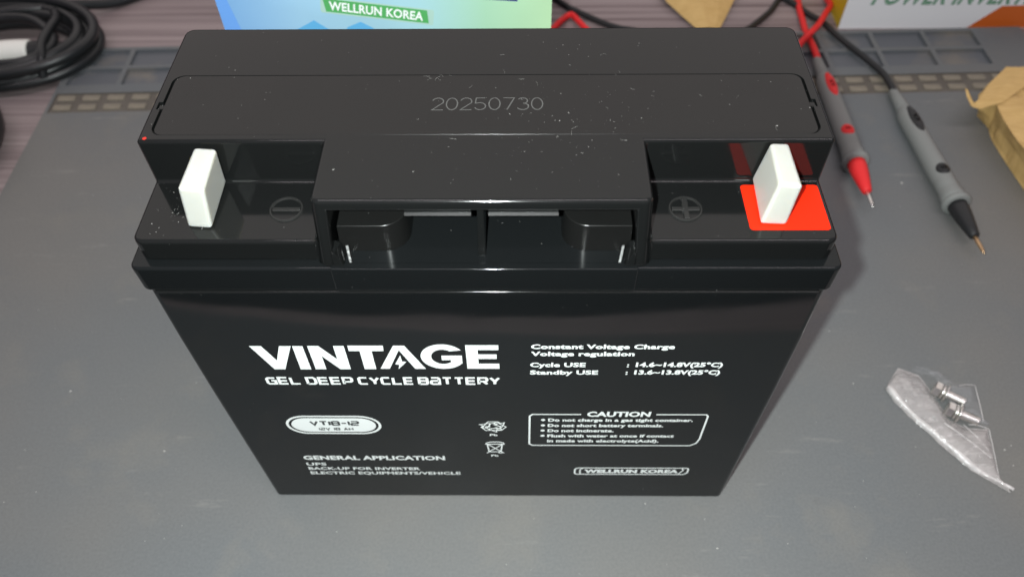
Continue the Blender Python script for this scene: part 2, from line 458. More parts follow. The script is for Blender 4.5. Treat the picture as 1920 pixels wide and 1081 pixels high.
# case
lp = lambda h, y0, y1, r: rect_loop(-h, h, y0, y1, r, 6)
o = link_obj('case', prism_mesh('case', [(lp(89.9, 1.0, 73.2, 2.2), 0.0), (lp(90.6, 1.0, 73.5, 2.2), 40.0), (lp(91.3, 1.0, 73.7, 2.2), 80.0), (lp(91.6, 1.0, 73.8, 2.2), 112.0), (lp(91.5, 1.0, 73.8, 2.2), 136.6)]), M_CASE, bat); bevel(o, 0.0006, 2, 60)
o = link_obj('rim', prism_mesh('rim', [(lp(91.7, -1.0, 74.8, 2.4), 136.4), (lp(92.0, -1.0, 75.0, 2.4), 145.7)]), M_CASE, bat); bevel(o, 0.0009, 3)
o = link_obj('handle_lip', box(-39.6, 39.6, -1.45, 1.0, 137.2, 145.95, 0), M_CASE, bat); bevel(o, 0.00045, 3)
# thin parting seam under the rim
o = link_obj('seam_bead', box(-88.6, 88.6, -1.3, 2.0, 135.6, 136.38, 0.0), M_LID, bat); bevel(o, 0.0004, 3)
# lid
def tee(hb, hm, yf, yw, yb, r):
    return (arc(-hm+2.2, yf+2.2, 2.2, 2.2, 180, 270, 6) + arc(hm-2.2, yf+2.2, 2.2, 2.2, 270, 360, 6) + [(hm, yw)]
            + [(hb, yw)] + arc(hb-r, yb-r, r, r, 0, 90, 6) + arc(-hb+r, yb-r, r, r, 90, 180, 6)
            + [(-hb, yw), (-hm, yw)])
low = prism_mesh('a', [(lp(89.4, 1.8, 73.5, 3.0), 145.5), (lp(89.4, 1.8, 73.5, 3.0), 153.0)])
top = prism_mesh('b', [(tee(89.4, 42.3, -0.6, 23.6, 73.5, 3.0), 145.5), (tee(89.4, 41.2, 2.2, 23.6, 73.5, 3.0), 167.0)])
cut = prism_mesh('d', [(rect_loop(-39.0, 39.0, -8.0, 21.0, 0), 140.0), (rect_loop(-37.4, 37.4, -8.0, 21.0, 0), 163.7)])
def bake_bevel(me, w_, seg, ang):
    o = bpy.data.objects.new('tmp', me); C.objects.link(o)
    md = o.modifiers.new('b', 'BEVEL'); md.width = w_; md.segments = seg; md.limit_method = 'ANGLE'; md.angle_limit = math.radians(ang); md.use_clamp_overlap = False
    dg = bpy.context.evaluated_depsgraph_get(); dg.update()
    out = bpy.data.meshes.new_from_object(o.evaluated_get(dg)); bpy.data.objects.remove(o); return out
lid = boolean(low, [('UNION', top), ('DIFFERENCE', cut)])
bm = bmesh.new(); bm.from_mesh(lid); bmesh.ops.remove_doubles(bm, verts=bm.verts, dist=2e-6); bmesh.ops.dissolve_degenerate(bm, edges=bm.edges, dist=2e-6)
bmesh.ops.dissolve_limit(bm, angle_limit=0.005, verts=bm.verts, edges=bm.edges); bm.to_mesh(lid); bm.free()
lid = bake_bevel(lid, 0.0011, 4, 32)
pan_out = rect_loop(-86.6, 86.6, 26.0, 50.9, 3.2, 8)
pcut = prism_mesh('e', [(pan_out, 165.6), (pan_out, 170.0)])
n1 = box(-87.7, -85.5, 36.4, 39.4, 165.7, 170); n2 = box(85.5, 87.7, 36.9, 39.9, 165.7, 170)
lid = boolean(lid, [('DIFFERENCE', pcut), ('DIFFERENCE', n1), ('DIFFERENCE', n2)])
lid.name = 'lid'; lid.materials.clear()
o = link_obj('lid', lid, M_LID, bat)
lid.polygons.foreach_set('use_smooth', [True]*len(lid.polygons))
es = o.modifiers.new('split', 'EDGE_SPLIT'); es.split_angle = math.radians(34)
wn_ = o.modifiers.new('weighted', 'WEIGHTED_NORMAL'); wn_.mode = 'FACE_AREA'; wn_.weight = 100; wn_.keep_sharp = True
# vent cover panel with its side clips
pl_ = rect_loop(-85.9, 85.9, 26.1, 50.78, 2.7, 8)
o = link_obj('vent_cover', prism_mesh('vent_cover', [(pl_, 165.62), (pl_, 166.97)]), M_TOP, bat); bevel(o, 0.00015, 2)
for sx, yc in ((-1, 37.9), (1, 38.4)):
    q = link_obj('cover_clip', box(min(sx*84.9, sx*87.5), max(sx*84.9, sx*87.5), yc-1.0, yc+0.8, 165.75, 166.6, 0), M_LID, bat); bevel(q, 0.0002, 1)
# date code
DG = {
 '2': (1, [arc(.5, .7, .5, .3, 165, -20, 8) + [(0, 0), (1, 0)]]),
 '0': (1, [arc(.5, .5, .5, .5, 90, 450, 16)]),
 '5': (1, [[(.92, 1), (.12, 1), (.05, .56)] + arc(.48, .3, .5, .3, 115, -160, 10)]),
 '7': (1, [[(0, 1), (1, 1), (.35, 0)]]),
 '3': (1, [arc(.48, .76, .44, .24, 150, -80, 8), arc(.48, .28, .52, .28, 85, -155, 9)]),
}
print_on('date_code', stroke_text('20250730', -14.3, 15.4, 35.7, 40.9, 0.30, 0.27, DG, 0.0), M_ETCH, bat, 'top', 166.97, 'date code 20250730 etched in thin grey digits', 0.01)
print_on('ink_dot', [poly(arc(-87.3, 24.8, 0.55, 0.55, 0, 330, 11))], M_REDDOT, bat, 'top', 167.0, 'small red ink dot at the lid corner', 0.02)
# carry-handle recess details
def half(p, l): return ((Vector((9.9, -129.8, 301))-p).normalized()+(l-p).normalized()).normalized()
def facet(name, p, l, ww, ln, slant, zb):
    """a small rough rib shaped to glint, its top aimed between lens and flash"""
    h = half(p, l); ax = Vector((1, 0, 0)); ax = (ax-h*ax.dot(h)).normalized(); ay = h.cross(ax); nu, nv = 4, 16; vs = []; fs = []
    for j in range(nv+1):
        for i in range(nu+1):
            u, v = i/nu-.5, 2*j/nv-1
            vs.append((p+ax*(ww*u)+ay*(ln*v)+Vector((slant*v, 0, 0))+h*rnd.uniform(-.045, .045))*MM)
    for j in range(nv):
        for i in range(nu): q = j*(nu+1)+i; fs.append((q, q+1, q+nu+2, q+nu+1))
    base = []
    rim_ = [i for i in range(nu+1)] + [j*(nu+1)+nu for j in range(1, nv+1)] + [nv*(nu+1)+i for i in range(nu-1, -1, -1)] + [j*(nu+1) for j in range(nv-1, 0, -1)]
    k = len(vs)
    for r_ in rim_: vs.append(Vector((vs[r_][0], vs[r_][1]+.0008, zb*MM)))
    n = len(rim_)
    for i in range(n): j = (i+1) % n; fs.append((rim_[j], rim_[i], k+i, k+j))
    link_obj(name, pymesh(name, vs, fs, True), M_RIB, bat)
def facet_strip(name, x0, x1, y, z, l, wd):
    p = Vector(((x0+x1)/2, y, z)); h = half(p, l); h.x = 0; h.normalize(); d = Vector((0, h.z, -h.y))
    a_, b_ = p+d*wd, p-d*wd
    vs = [(x0, b_.y, b_.z), (x1, b_.y, b_.z), (x1, a_.y, a_.z), (x0, a_.y, a_.z), (x0, y+1.2, b_.z-.4), (x1, y+1.2, b_.z-.4), (x1, y+1.2, a_.z), (x0, y+1.2, a_.z)]
    link_obj(name, pymesh(name, [tuple(c*MM for c in v) for v in vs], [(0, 1, 2, 3), (4, 7, 6, 5), (3, 2, 6, 7), (0, 4, 5, 1), (0, 3, 7, 4), (1, 5, 6, 2)]), M_RIB, bat)
for s in (-1, 1):
    a, b = (-37.6, -19.6) if s < 0 else (20.2, 38.0)
    rr = (0.3, 6.5, 0, 0) if s < 0 else (6.5, 0.3, 0, 0)
    l0 = rect_loop(a, b, 5.1, 20.8, rr, 10)
    q = link_obj('recess_block', prism_mesh('recess_block', [(l0, 145.6), (rect_loop(a+.3, b-.3, 5.5, 20.8, rr, 10), 154.8)]), M_TOP, bat); bevel(q, 0.0011, 3, 50)
    g = link_obj('corner_gusset', pymesh('corner_gusset', [tuple(c*MM for c in v) for v in [
        (s*38.6, -0.4, 145.8), (s*35.9, -0.4, 145.8), (s*35.9, 5.0, 145.8), (s*38.6, 5.0, 145.8),
        (s*38.5, -0.2, 150.5), (s*37.9, 0.2, 150.5), (s*37.0, 4.9, 149.5), (s*38.4, 4.9, 150.5)]],
        [(3, 2, 1, 0) if s > 0 else (0, 1, 2, 3), (4, 5, 6, 7) if s > 0 else (7, 6, 5, 4), (0, 1, 5, 4) if s > 0 else (4, 5, 1, 0), (1, 2, 6, 5) if s > 0 else (5, 6, 2, 1), (2, 3, 7, 6) if s > 0 else (6, 7, 3, 2), (3, 0, 4, 7) if s > 0 else (7, 4, 0, 3)]), M_LID, bat)
    bevel(g, 0.0003, 2)
    for xo, ww, y0_, ln in ((36.7, 0.45, 0.5, 2.0), (35.3 if s > 0 else 34.9, 0.9, 0.2, 2.4)):
        facet('glint_rib', Vector((s*xo, y0_+2.2, 147.6)), Vector((-6.5, -134, 308)), ww, ln, s*0.5, 145.75)  # added facets, turned between lens and flash for the bright recess glints
    a, b = (-18.8, -2.6) if s < 0 else (1.6, 18.6)
    q = link_obj('recess_ledge', box(a, b, 2.6, 5.0, 161.9, 163.9, 0), M_LID, bat); bevel(q, 0.0003, 2)
    facet_strip('ledge_glint', a, b, 2.1, 162.7, Vector((250, -500, 2100)), 0.42)  # added strip, angled to mirror the strip lamp as a pale gleam
q = link_obj('recess_rib', prism_mesh('recess_rib', [(rect_loop(-1.6, 0.4, 3.4, 20.8, 0), 145.6), (rect_loop(-1.4, 0.2, 6.0, 20.8, 0), 163.9)]), M_LID, bat); bevel(q, 0.0002, 2)
# polarity marks on the terminal decks
def ring_mesh(cx, cy, r, wd, z0, h):
    bm = []; n = 40; fs = []
    for rr, zz in ((r+wd/2, z0), (r+wd/4, z0+h), (r-wd/4, z0+h), (r-wd/2, z0)):
        bm += [((cx+rr*math.cos(2*math.pi*i/n))*MM, (cy+rr*math.sin(2*math.pi*i/n))*MM, zz*MM) for i in range(n)]
    for k in range(3):
        for i in range(n): j = (i+1) % n; fs.append((k*n+i, k*n+j, (k+1)*n+j, (k+1)*n+i))
    return pymesh('polarity_ring', bm, fs, False)
for cx, plus in ((-51.7, False), (52.1, True)):
    mk = link_obj('polarity_mark', ring_mesh(cx, 13.0, 4.1, 0.75, 153.0, 0.45), M_MARK, bat)
    mk['label'] = 'moulded plus sign in a circle' if plus else 'moulded minus sign in a circle'
    q = link_obj('mark_bar', box(cx-3.6, cx+3.7, 12.2, 13.5, 152.9, 153.5, 0), M_MARK, mk); bevel(q, 0.0002, 2)
    if plus:
        q = link_obj('mark_bar', box(cx-0.75, cx+0.75, 9.3, 16.7, 152.9, 153.58, 0), M_MARK, mk); bevel(q, 0.0002, 2)
# red sticker under the positive cap
st = rect_loop(67.6, 88.0, 5.6, 21.7, 0.9, 4)
o = link_obj('terminal_sticker', prism_mesh('terminal_sticker', [(st, 153.0), (st, 153.14)]), M_REDST, bat)
o['label'] = 'bright red square sticker around the positive terminal'

# lettering on the front face
Y0 = 1.0
V = [(-71.5, 107.5), (-67.9, 107.5), (-65.0, 99.7), (-62.5, 107.5), (-59.0, 107.5), (-63.6, 94.7), (-66.9, 94.7)]
I = [(-58.6, 107.5), (-55.5, 107.5), (-55.5, 94.7), (-58.8, 94.7)]
Nn = [(-54.1, 107.6), (-50.8, 107.6), (-46.4, 100.4), (-46.4, 107.6), (-43.2, 107.6), (-43.2, 94.8), (-46.4, 94.8), (-50.8, 102.1), (-50.8, 94.8), (-54.1, 94.8)]
T = [(-42.1, 107.8), (-31.5, 107.8), (-31.7, 104.9), (-35.3, 104.9), (-35.3, 94.9), (-38.9, 94.9), (-38.9, 104.9), (-42.1, 104.9)]
A = [(-28.5, 107.8), (-25.2, 107.8), (-19.9, 95.1), (-23.2, 95.1), (-27.1, 105.4), (-31.1, 95.1), (-34.0, 95.1)]
bolt = [(-27.0, 102.6), (-26.8, 99.3), (-25.5, 99.1), (-28.4, 94.9), (-27.9, 97.4), (-29.1, 97.7)]
G = arc(-14.2, 101.8, 6.7, 6.7, 32, 327, 26) + [(-8.4, 98.2), (-8.4, 102.5), (-14.6, 102.5), (-14.6, 100.0), (-11.9, 100.0), (-11.9, 98.8)] + arc(-14.2, 101.8, 3.5, 3.9, 310, 50, 16)
Ee = [(-7.1, 108.1), (2.7, 108.1), (2.7, 105.5), (-3.5, 105.5), (-3.5, 103.2), (2.1, 103.2), (2.1, 100.7), (-3.5, 100.7), (-3.5, 98.1), (2.8, 98.1), (2.8, 95.2), (-7.1, 95.2)]
print_on('brand_lettering', [poly(p) for p in (V, I, Nn, T, A, bolt, G, Ee)], M_INK, bat, 'front', Y0, 'large white word VINTAGE with a lightning bolt in its A')
ws = [('GEL', -71.4, -60.3), ('DEEP', -58.7, -43.6), ('CYCLE', -42.2, -24.4), ('BaTTERY', -23.2, 2.9)]
pp = []
for s_, a, b in ws: pp += stroke_text(s_, a, b, 85.7, 90.3, 0.92, 0.46)
print_on('tagline_lettering', pp, M_INK, bat, 'front', Y0, 'wide white line GEL DEEP CYCLE BaTTERY')
TX = lambda *a, **k: text_polys(*a, **k)
print_on('charge_lettering', [
    TX('Constant Voltage Charge', 12.4, 55.0, 106.1, 2.45, bold=.040), TX('Voltage regulation', 12.4, 43.5, 102.3, 2.45, bold=.040),
    TX('Cycle USE', 12.2, 29.2, 96.2, 2.5, bold=.040), TX('Standby USE', 12.2, 33.3, 91.9, 2.5, bold=.040),
    TX(':', 41.8, 42.5, 96.2, 2.5, bold=.040), TX(':', 41.8, 42.5, 91.9, 2.5, bold=.040),
    TX('14.6~14.8V(25°C)', 44.5, 71.0, 96.3, 2.6, shear=0, bold=.048), TX('13.6~13.8V(25°C)', 44.5, 71.0, 92.0, 2.6, shear=0, bold=.048)],
    M_INK, bat, 'front', Y0, 'white charging voltage lines')
# model badge
def stadium(x0, x1, z0, z1): 
    r = (z1-z0)/2; c = (z0+z1)/2
    return arc(x1-r*1.15, c, r*1.15, r, -90, 90, 14) + arc(x0+r*1.15, c, r*1.15, r, 90, 270, 14)
bd = print_on('model_badge', [ribbon(stadium(-71.3, -39.3, 53.0, 65.1)[:-1], 0.9, True), poly(stadium(-69.9, -40.7, 54.2, 63.9))], M_INK, bat, 'front', Y0, 'white rounded badge reading VT18-12')
print_on('badge_lettering', stroke_text('VT18-12', -63.4, -46.2, 58.8, 62.1, 0.78, 0.40) + stroke_text('12V 18 AH', -60.9, -48.9, 55.4, 57.4, 0.42, 0.45), M_INKD, bd, 'front', Y0-0.09)
# recycling mark
def rot(pts, a, c=(0, 0)):
    a = math.radians(a); return [(c[0]+x*math.cos(a)-y*math.sin(a), c[1]+x*math.sin(a)+y*math.cos(a)) for x, y in pts]
rec = []
cc_ = (-0.15, 58.2)
arm = [(-2.7, -0.2), (-1.15, 2.7), (1.15, 2.7), (1.9, 1.3)]
head = [(1.0, 1.0), (3.3, 2.0), (2.75, -0.6)]
for a in (0, -120, -240):
    f_ = lambda L: [(cc_[0]+x*1.22, cc_[1]+0.1+z) for x, z in rot(L, a)]
    rec.append(ribbon(f_([(-3.2, -0.9), (-1.5, 3.3), (1.3, 3.3), (2.0, 2.2), (3.1, 2.7), (2.5, -0.2), (0.2, 1.2), (1.1, 1.7), (0.5, 2.3), (-0.6, 2.2), (-1.9, -1.1)]), 0.36, True))
rec.append(TX('Pb', -1.6, 1.1, 51.4, 1.5, bold=.03))
print_on('recycling_mark', rec, M_INK, bat, 'front', Y0, 'white recycling arrows with the letters Pb')
bn = [ribbon([(-2.7, 44.8), (-2.2, 39.2), (2.0, 39.2), (2.6, 44.8)], 0.5), ribbon([(-3.4, 45.2), (3.5, 45.2)], 0.6), ribbon([(-2.9, 46.2), (-1.2, 46.9), (1.3, 46.9), (3.2, 46.2)], 0.5),
      ribbon([(-3.3, 46.0), (3.2, 38.2)], 0.42), ribbon([(3.4, 46.0), (-3.1, 38.2)], 0.42), ribbon(arc(1.9, 38.6, .6, .6, 0, 330, 10), 0.3, True), TX('Pb', -1.6, 1.1, 35.4, 1.5, bold=.03)]
print_on('crossed_bin_mark', bn, M_INK, bat, 'front', Y0, 'white crossed out bin with the letters Pb')
# caution box
cb = []
cb.append(ribbon([(29.6, 66.8), (13.2, 66.8), (12.3, 65.6), (12.3, 45.5), (13.4, 44.4), (69.6, 44.4), (71.6, 46.2), (72.3, 49.5), (72.3, 65.7), (71.6, 66.8), (54.8, 66.8)], 0.62))
cb.append(TX('CAUTION', 31.6, 53.0, 65.3, 3.5, shear=.04, bold=.045))
for s_, x1, zb in (('Do not charge in a gas tight container.', 67.8, 61.9), ('Do not short battery terminals.', 58.3, 58.1), ('Do not incinerate.', 41.6, 54.4), ('Flush with water at once if contact', 63.0, 50.6), ('in made with electrolyte(Acid).', 58.2, 46.8)):
    cb.append(TX(s_, 18.6, x1, zb, 2.15, bold=.042))
for z in (63.0, 59.2, 55.5, 51.7): cb.append(poly(arc(16.9, z, .75, .75, 0, 330, 11)))
print_on('caution_notice', cb, M_INK, bat, 'front', Y0, 'white outlined CAUTION notice with four bullet lines')
# maker plate
mp_ = [ribbon(rect_loop(29.7, 72.4, 20.7, 26.1, (1.2, 2.0, 1.0, 1.6), 3), 0.65, True), ribbon([(32.8, 25.9), (31.6, 24.6), (31.8, 21.0)], 0.5), ribbon([(69.9, 25.9), (70.6, 24.4), (69.2, 21.0)], 0.5),
       TX('WELLRUN KOREA', 33.3, 68.9, 21.8, 3.1, bold=.060)]
print_on('maker_plate', mp_, M_INK, bat, 'front', Y0, 'white outlined plate reading WELLRUN KOREA')
print_on('application_lettering', [
    TX('GENERAL APPLICATION', -71.3, -18.8, 32.3, 3.4, bold=.04), TX('UPS', -71.3, -63.8, 27.5, 2.4, bold=.03),
    TX('BACK-UP FOR INVERTER', -71.3, -28.9, 23.9, 2.3, bold=.03), TX('ELECTRIC EQUIPMENTS/VEHICLE', -71.3, -13.8, 20.0, 2.4, bold=.03)],
    M_INK, bat, 'front', Y0, 'white GENERAL APPLICATION lines')

# dust lying on the battery's top
def flakes(name, n, region, zf, parent, smin, smax, mat_, bias=None):
    vs = []; fs = []
    for i in range(n):
        x = rnd.uniform(region[0], region[1]); y = rnd.uniform(region[2], region[3])
        if bias and rnd.random() < 0.55: x = rnd.gauss(bias[0], bias[2]); y = rnd.gauss(bias[1], bias[3])
        if not (region[0] < x < region[1] and region[2] < y < region[3]): continue
        z = zf(x, y)
        s = smin*(smax/smin)**(rnd.random()**2.5); a = rnd.uniform(0, 3.14); el = rnd.choice((1, 1, 1.3, 3.0))
        c, q = math.cos(a), math.sin(a); k = len(vs)
        base = []
        for (u, v) in ((-s*el, -s*.4), (s*.8*el, -s*.6), (s*el, s*.5), (-s*.6*el, s*.6)):
            base.append(((x+u*c-v*q)*MM, (y+u*q+v*c)*MM, (z+0.01)*MM))
        vs += base; vs.append((x*MM, y*MM, (z+s*0.5+.02)*MM))
        fs += [(k, k+1, k+4), (k+1, k+2, k+4), (k+2, k+3, k+4), (k+3, k, k+4)]
    o = link_obj(name, pymesh(name, vs, fs), mat_, parent); o['kind'] = 'stuff'; return o
def ztop(x, y): return 167.0 if (y > 24.3 or abs(x) < 41) else 153.0
flakes('dust', 210, (-87, 87, 3.5, 72), ztop, bat, 0.025, 0.12, M_DUST, (32, 36, 17, 9))
flakes('dust', 60, (-30, 70, 5, 50), lambda x, y: ztop(x, y), bat, 0.03, 0.10, M_DUST, (18, 14, 14, 6))
flakes('dust', 45, (-86, -78, 9, 22), lambda x, y: 153.0, bat, 0.03, 0.09, M_DUST, (-80, 15, 2, 4))
flakes('dust', 14, (-36, 36, 1, 16), lambda x, y: 145.95, bat, 0.05, 0.11, M_DUST)

# lint: a few short curved fibres on the top
def lint(n, region, zf, parent):
    vs = []; fs = []
    for i in range(n):
        x = rnd.gauss(28, 28); y = rnd.gauss(38, 12)
        if i < 7: x, y = (-14.0+rnd.uniform(-3, 3), 49.5+rnd.uniform(-.8, .8))
        if not (region[0] < x < region[1] and region[2] < y < region[3]): continue
        a = rnd.uniform(0, 6.28); cu = rnd.uniform(-1.6, 1.6); L = rnd.uniform(.5, 1.9); st_ = 7; z = zf(x, y)+0.05; w_ = 0.013
        k = len(vs)
        for j in range(st_+1):
            vs += [((x+w_*math.sin(a))*MM, (y-w_*math.cos(a))*MM, z*MM), ((x)*MM, y*MM, (z+.02)*MM), ((x-w_*math.sin(a))*MM, (y+w_*math.cos(a))*MM, z*MM)]
            x += L/st_*math.cos(a); y += L/st_*math.sin(a); a += cu/st_
        for j in range(st_):
            b = k+3*j; fs += [(b, b+3, b+4, b+1), (b+1, b+4, b+5, b+2)]
    o = link_obj('lint', pymesh('lint', vs, fs), M_DUST, parent); o['kind'] = 'stuff'
lint(34, (-80, 84, 5, 70), lambda x, y: ztop(x, y), bat)

# ------------------------------------------------------------------ terminal caps
def cap(name, label, b4, t4, z1):
    """b4 / t4: four ground and top corners, mm, CCW from front left"""
    r = thing(name, label, 'terminal cap', (sum(p[0] for p in b4)/4*MM, sum(p[1] for p in b4)/4*MM, 153.14*MM), 'white terminal caps')
    vs = [(p[0]*MM-r.location.x, p[1]*MM-r.location.y, p[2]*MM-r.location.z) for p in b4+t4]
    me = pymesh('cap_shell', vs, [(3, 2, 1, 0), (4, 5, 6, 7), (0, 1, 5, 4), (1, 2, 6, 5), (2, 3, 7, 6), (3, 0, 4, 7)])
    bm = bmesh.new(); bm.from_mesh(me); bmesh.ops.subdivide_edges(bm, edges=bm.edges[:], cuts=4, use_grid_fill=True)
    for v in bm.verts:   # the long sides are pressed slightly hollow, as moulded caps are
        pass
    bm.to_mesh(me); bm.free()
    me.materials.append(M_WHITE)
    o = link_obj('cap_shell', me, None, r); bevel(o, 0.0009, 4, 30)
    return r, o
r1, o1 = cap('terminal_cap', 'white plastic cap on the left terminal, standing on bare black plastic',
    [(-75.9, 6.7, 153.0), (-69.5, 6.1, 153.0), (-69.2, 22.3, 154.2), (-76.2, 21.5, 153.0)],
    [(-74.2, 7.2, 166.6), (-67.7, 6.9, 166.2), (-68.0, 21.5, 166.6), (-73.7, 21.7, 166.9)], 0)
r2, o2 = cap('terminal_cap', 'white plastic cap on the right terminal, standing on the red sticker',
    [(70.3, 7.4, 153.1), (77.0, 7.1, 153.1), (77.3, 23.0, 153.1), (70.8, 23.3, 154.0)],
    [(72.0, 8.2, 166.6), (77.6, 7.4, 166.6), (77.2, 22.6, 167.0), (72.5, 22.8, 167.0)], 0)

# ------------------------------------------------------------------ test probes
def oval_patch(s, rx, ry, rb, th0):
    """a grip inset lying on a cylinder of radius rb whose axis is Y; s = place along it, th0 = angle"""
    vs = []; fs = []; n = 20; rings = 4
    for k in range(rings+1):
        q = k/rings
        for i in range(n):
            a = 2*math.pi*i/n; y = s+ry*q*math.sin(a); th = th0+rx*q*math.cos(a)/rb
            rr = rb + 0.55*math.sqrt(max(0, 1-q*q)) - (0.5 if k == rings else 0)
            vs.append((rr*math.sin(th)*MM, y*MM, rr*math.cos(th)*MM))
    vs.append(((rb+.55)*math.sin(th0)*MM, s*MM, (rb+.55)*math.cos(th0)*MM)); ce = len(vs)-1
    for k in range(1, rings):
        for i in range(n): j = (i+1) % n; fs.append((k*n+i, k*n+j, (k+1)*n+j, (k+1)*n+i))
    for i in range(n): fs.append((ce, n+i, n+(i+1) % n))
    return pymesh('grip_inset', vs, fs, True)
def probe(label, loc, rotz, mc, cable_pts, mneedle, lead_label):
    r = thing('test_probe', label, 'test probe', (loc[0]*MM, loc[1]*MM, loc[2]*MM), 'multimeter test probes', rotz)
    r.rotation_euler = (math.radians(-2.0), 0, rotz)
    link_obj('needle', lathe_mesh('needle', [(0, .15), (3, .95), (4.5, .8), (5.2, 1.05), (6.5, 1.0), (17, 1.15)], 14), mneedle, r)
    link_obj('tip_cone', lathe_mesh('tip_cone', [(11.5, 1.7), (12.2, 2.4), (18, 3.3), (24, 4.1), (30, 4.7), (35.5, 4.9)]), mc, r)
    link_obj('finger_guard', lathe_mesh('finger_guard', [(33.8, 5.0), (34.0, 6.5), (34.6, 7.1), (36.5, 7.2), (37.2, 6.6), (37.8, 5.6)]), M_GREY, r)
    body = [(37, 6.2), (40, 6.0), (44, 5.75), (46, 5.3), (47, 5.7), (48.2, 5.3), (49.2, 5.65), (50.4, 5.3), (53, 5.5), (62, 5.65), (72, 5.5), (88, 5.3), (98, 5.45), (106, 5.3), (110, 4.9), (112, 4.2), (113.5, 3.7), (120, 3.4), (131, 2.6), (132, 2.1)]
    link_obj('handle', lathe_mesh('handle', body), M_GREY, r)
    link_obj('grip_inset', oval_patch(99, 3.6, 12.0, 5.5, 0.05), mc, r)
    link_obj('grip_inset', oval_patch(57, 4.4, 4.6, 5.65, -0.1), mc, r)
    for k in range(6):
        g = lathe_mesh('relief_ring', [(114.5+2.6*k, 3.1-.2*k), (114.8+2.6*k, 3.9-.22*k), (115.8+2.6*k, 3.85-.22*k), (116.2+2.6*k, 3.0-.2*k)], 18)
        link_obj('relief_ring', g, M_GREY, r)
    M4 = Matrix.LocRotScale(r.location, r.rotation_euler, None).inverted()
    pts = [M4 @ Vector((p[0]*MM, p[1]*MM, p[2]*MM)) for p in cable_pts]
    link_obj('lead', tube_mesh('lead', smooth_path(pts, 9), 2.0*MM, 12), mc, r)
    return r
probe('grey test probe with red tip cone and red lead, lying next to the battery', (189.3, 153.6, 8.2), math.radians(-1.3), M_RED,
      [(192.3, 282, 4.4), (192.8, 290, 4.0), (193.6, 302, 2.5), (194.4, 319.7, -.5), (195.6, 335, -1.2), (197.0, 352, -1.6), (202, 380, -2), (210, 395, -2), (218, 385, -2), (217.5, 362, -1.0), (215.9, 347.1, 2), (209.4, 334.6, 4.5), (200.7, 319.5, 5.5), (193.3, 309.6, 6.3), (186.6, 302.2, 5), (180, 294.9, 3), (165, 284, 2), (140, 276, 2), (110, 276, 2), (80, 288, 2.2), (60, 307, 2.2), (53.2, 319.3, 1.0), (46.9, 333.2, 0), (43.5, 341.5, -1), (40.5, 342.0, -1.5), (34.7, 334.6, -1.5), (29.5, 325.4, -1), (10, 290, 2.0), (-10, 265, 2.0)], M_STEEL, 'red')
probe('grey test probe with black tip cone and black lead, lying nearer the paper bag', (234.6, 122.2, 8.2), math.radians(2.0), M_BLK,
      [(230.0, 251, 4.4), (229.8, 260, 4.2), (228.9, 271.8, 3.4), (224.5, 285.3, 2.4), (213.7, 307.8, 2.2), (206.8, 328.6, 1), (201.4, 342.8, -1.8), (192.3, 358.3, -2), (186, 361, -2), (177.6, 347.5, -2), (166.1, 333.8, -1.6), (155.3, 321.7, 0), (138, 308, 2.2), (120, 301, 2.2), (100, 309, 2.2), (84.4, 320.5, 0.4), (72.7, 326.6, -1), (62.7, 334, -1.8), (47.5, 346.7, -2), (38.8, 355.1, -2), (20, 380, -2), (-10, 420, -2)], M_BRASS, 'black')

# ------------------------------------------------------------------ boxes at the back
def card_box(x0, x1, y0, y1, z0, z1, m_front, m_side, root):
    fr = link_obj('front_panel', box(x0, x1, y0, y0+0.6, z0, z1), m_front, root)
    for a, b in ((x0, x0+0.6), (x1-0.6, x1)): link_obj('side_panel', box(a, b, y0+0.602, y1, z0, z1), m_side, root)
    link_obj('rear_panel', box(x0+.602, x1-.602, y1-0.6, y1, z0, z1), m_side, root)
    link_obj('lid_panel', box(x0+.602, x1-.602, y0+.602, y1-.602, z1-0.6, z1), m_front, root)
    return fr
bb = thing('product_box', 'tall pale blue to green printed box standing behind the battery, tilted green sign on it', 'box', (0, 0, 0))
f = card_box(-111.2, 21.4, 150.0, 205.0, 0.0, 150.0, M_BLUE, M_BLUE2, bb)
print_on('corner_print', [poly([(-111.1, 105), (-104.5, 105), (-104.5, 116), (-106.8, 131), (-110.2, 149), (-111.1, 149)])], M_BLUE3, bb, 'front', 150.0)
print_on('peak_print', [poly([(-64, 112), (-60.9, 116.8), (-55.3, 119.2), (-51.0, 116.6), (-47, 112)]), poly([(-90, 112), (-84, 114.5), (-74, 120), (-64, 112)])], M_BLUE2, bb, 'front', 150.0, 'small blue mountain peaks')
print_on('navy_print', [poly([(-6.0, 128.9), (7.9, 127.9), (7.9, 140), (-6, 140)])], M_NAVY, bb, 'front', 150.0)
ca, sa = math.cos(math.radians(-7.9)), math.sin(math.radians(-7.9))
def tilt(vs): return [(-69.4+ (x)*ca-(z)*sa, 124.4+x*sa+z*ca) for x, z in vs]
pl1 = tilt(rect_loop(-0.9, 43.8, -1.0, 6.0, 0.8, 3)); pl2 = tilt([(1.2, -0.3), (42.0, -0.3), (41.0, 5.4), (0.0, 5.4)])
print_on('sign_border', [poly(pl1)], M_SIGNE, bb, 'front', 150.0)
print_on('sign_print', [poly(pl2)], M_SIGN, bb, 'front', 149.95)
tv, tf = TX('WELLRUN KOREA', 2.4, 39.6, 0.6, 4.0, bold=.03)
print_on('sign_lettering', [(tilt(tv), tf)], M_INK, bb, 'front', 149.88, 'white words WELLRUN KOREA')

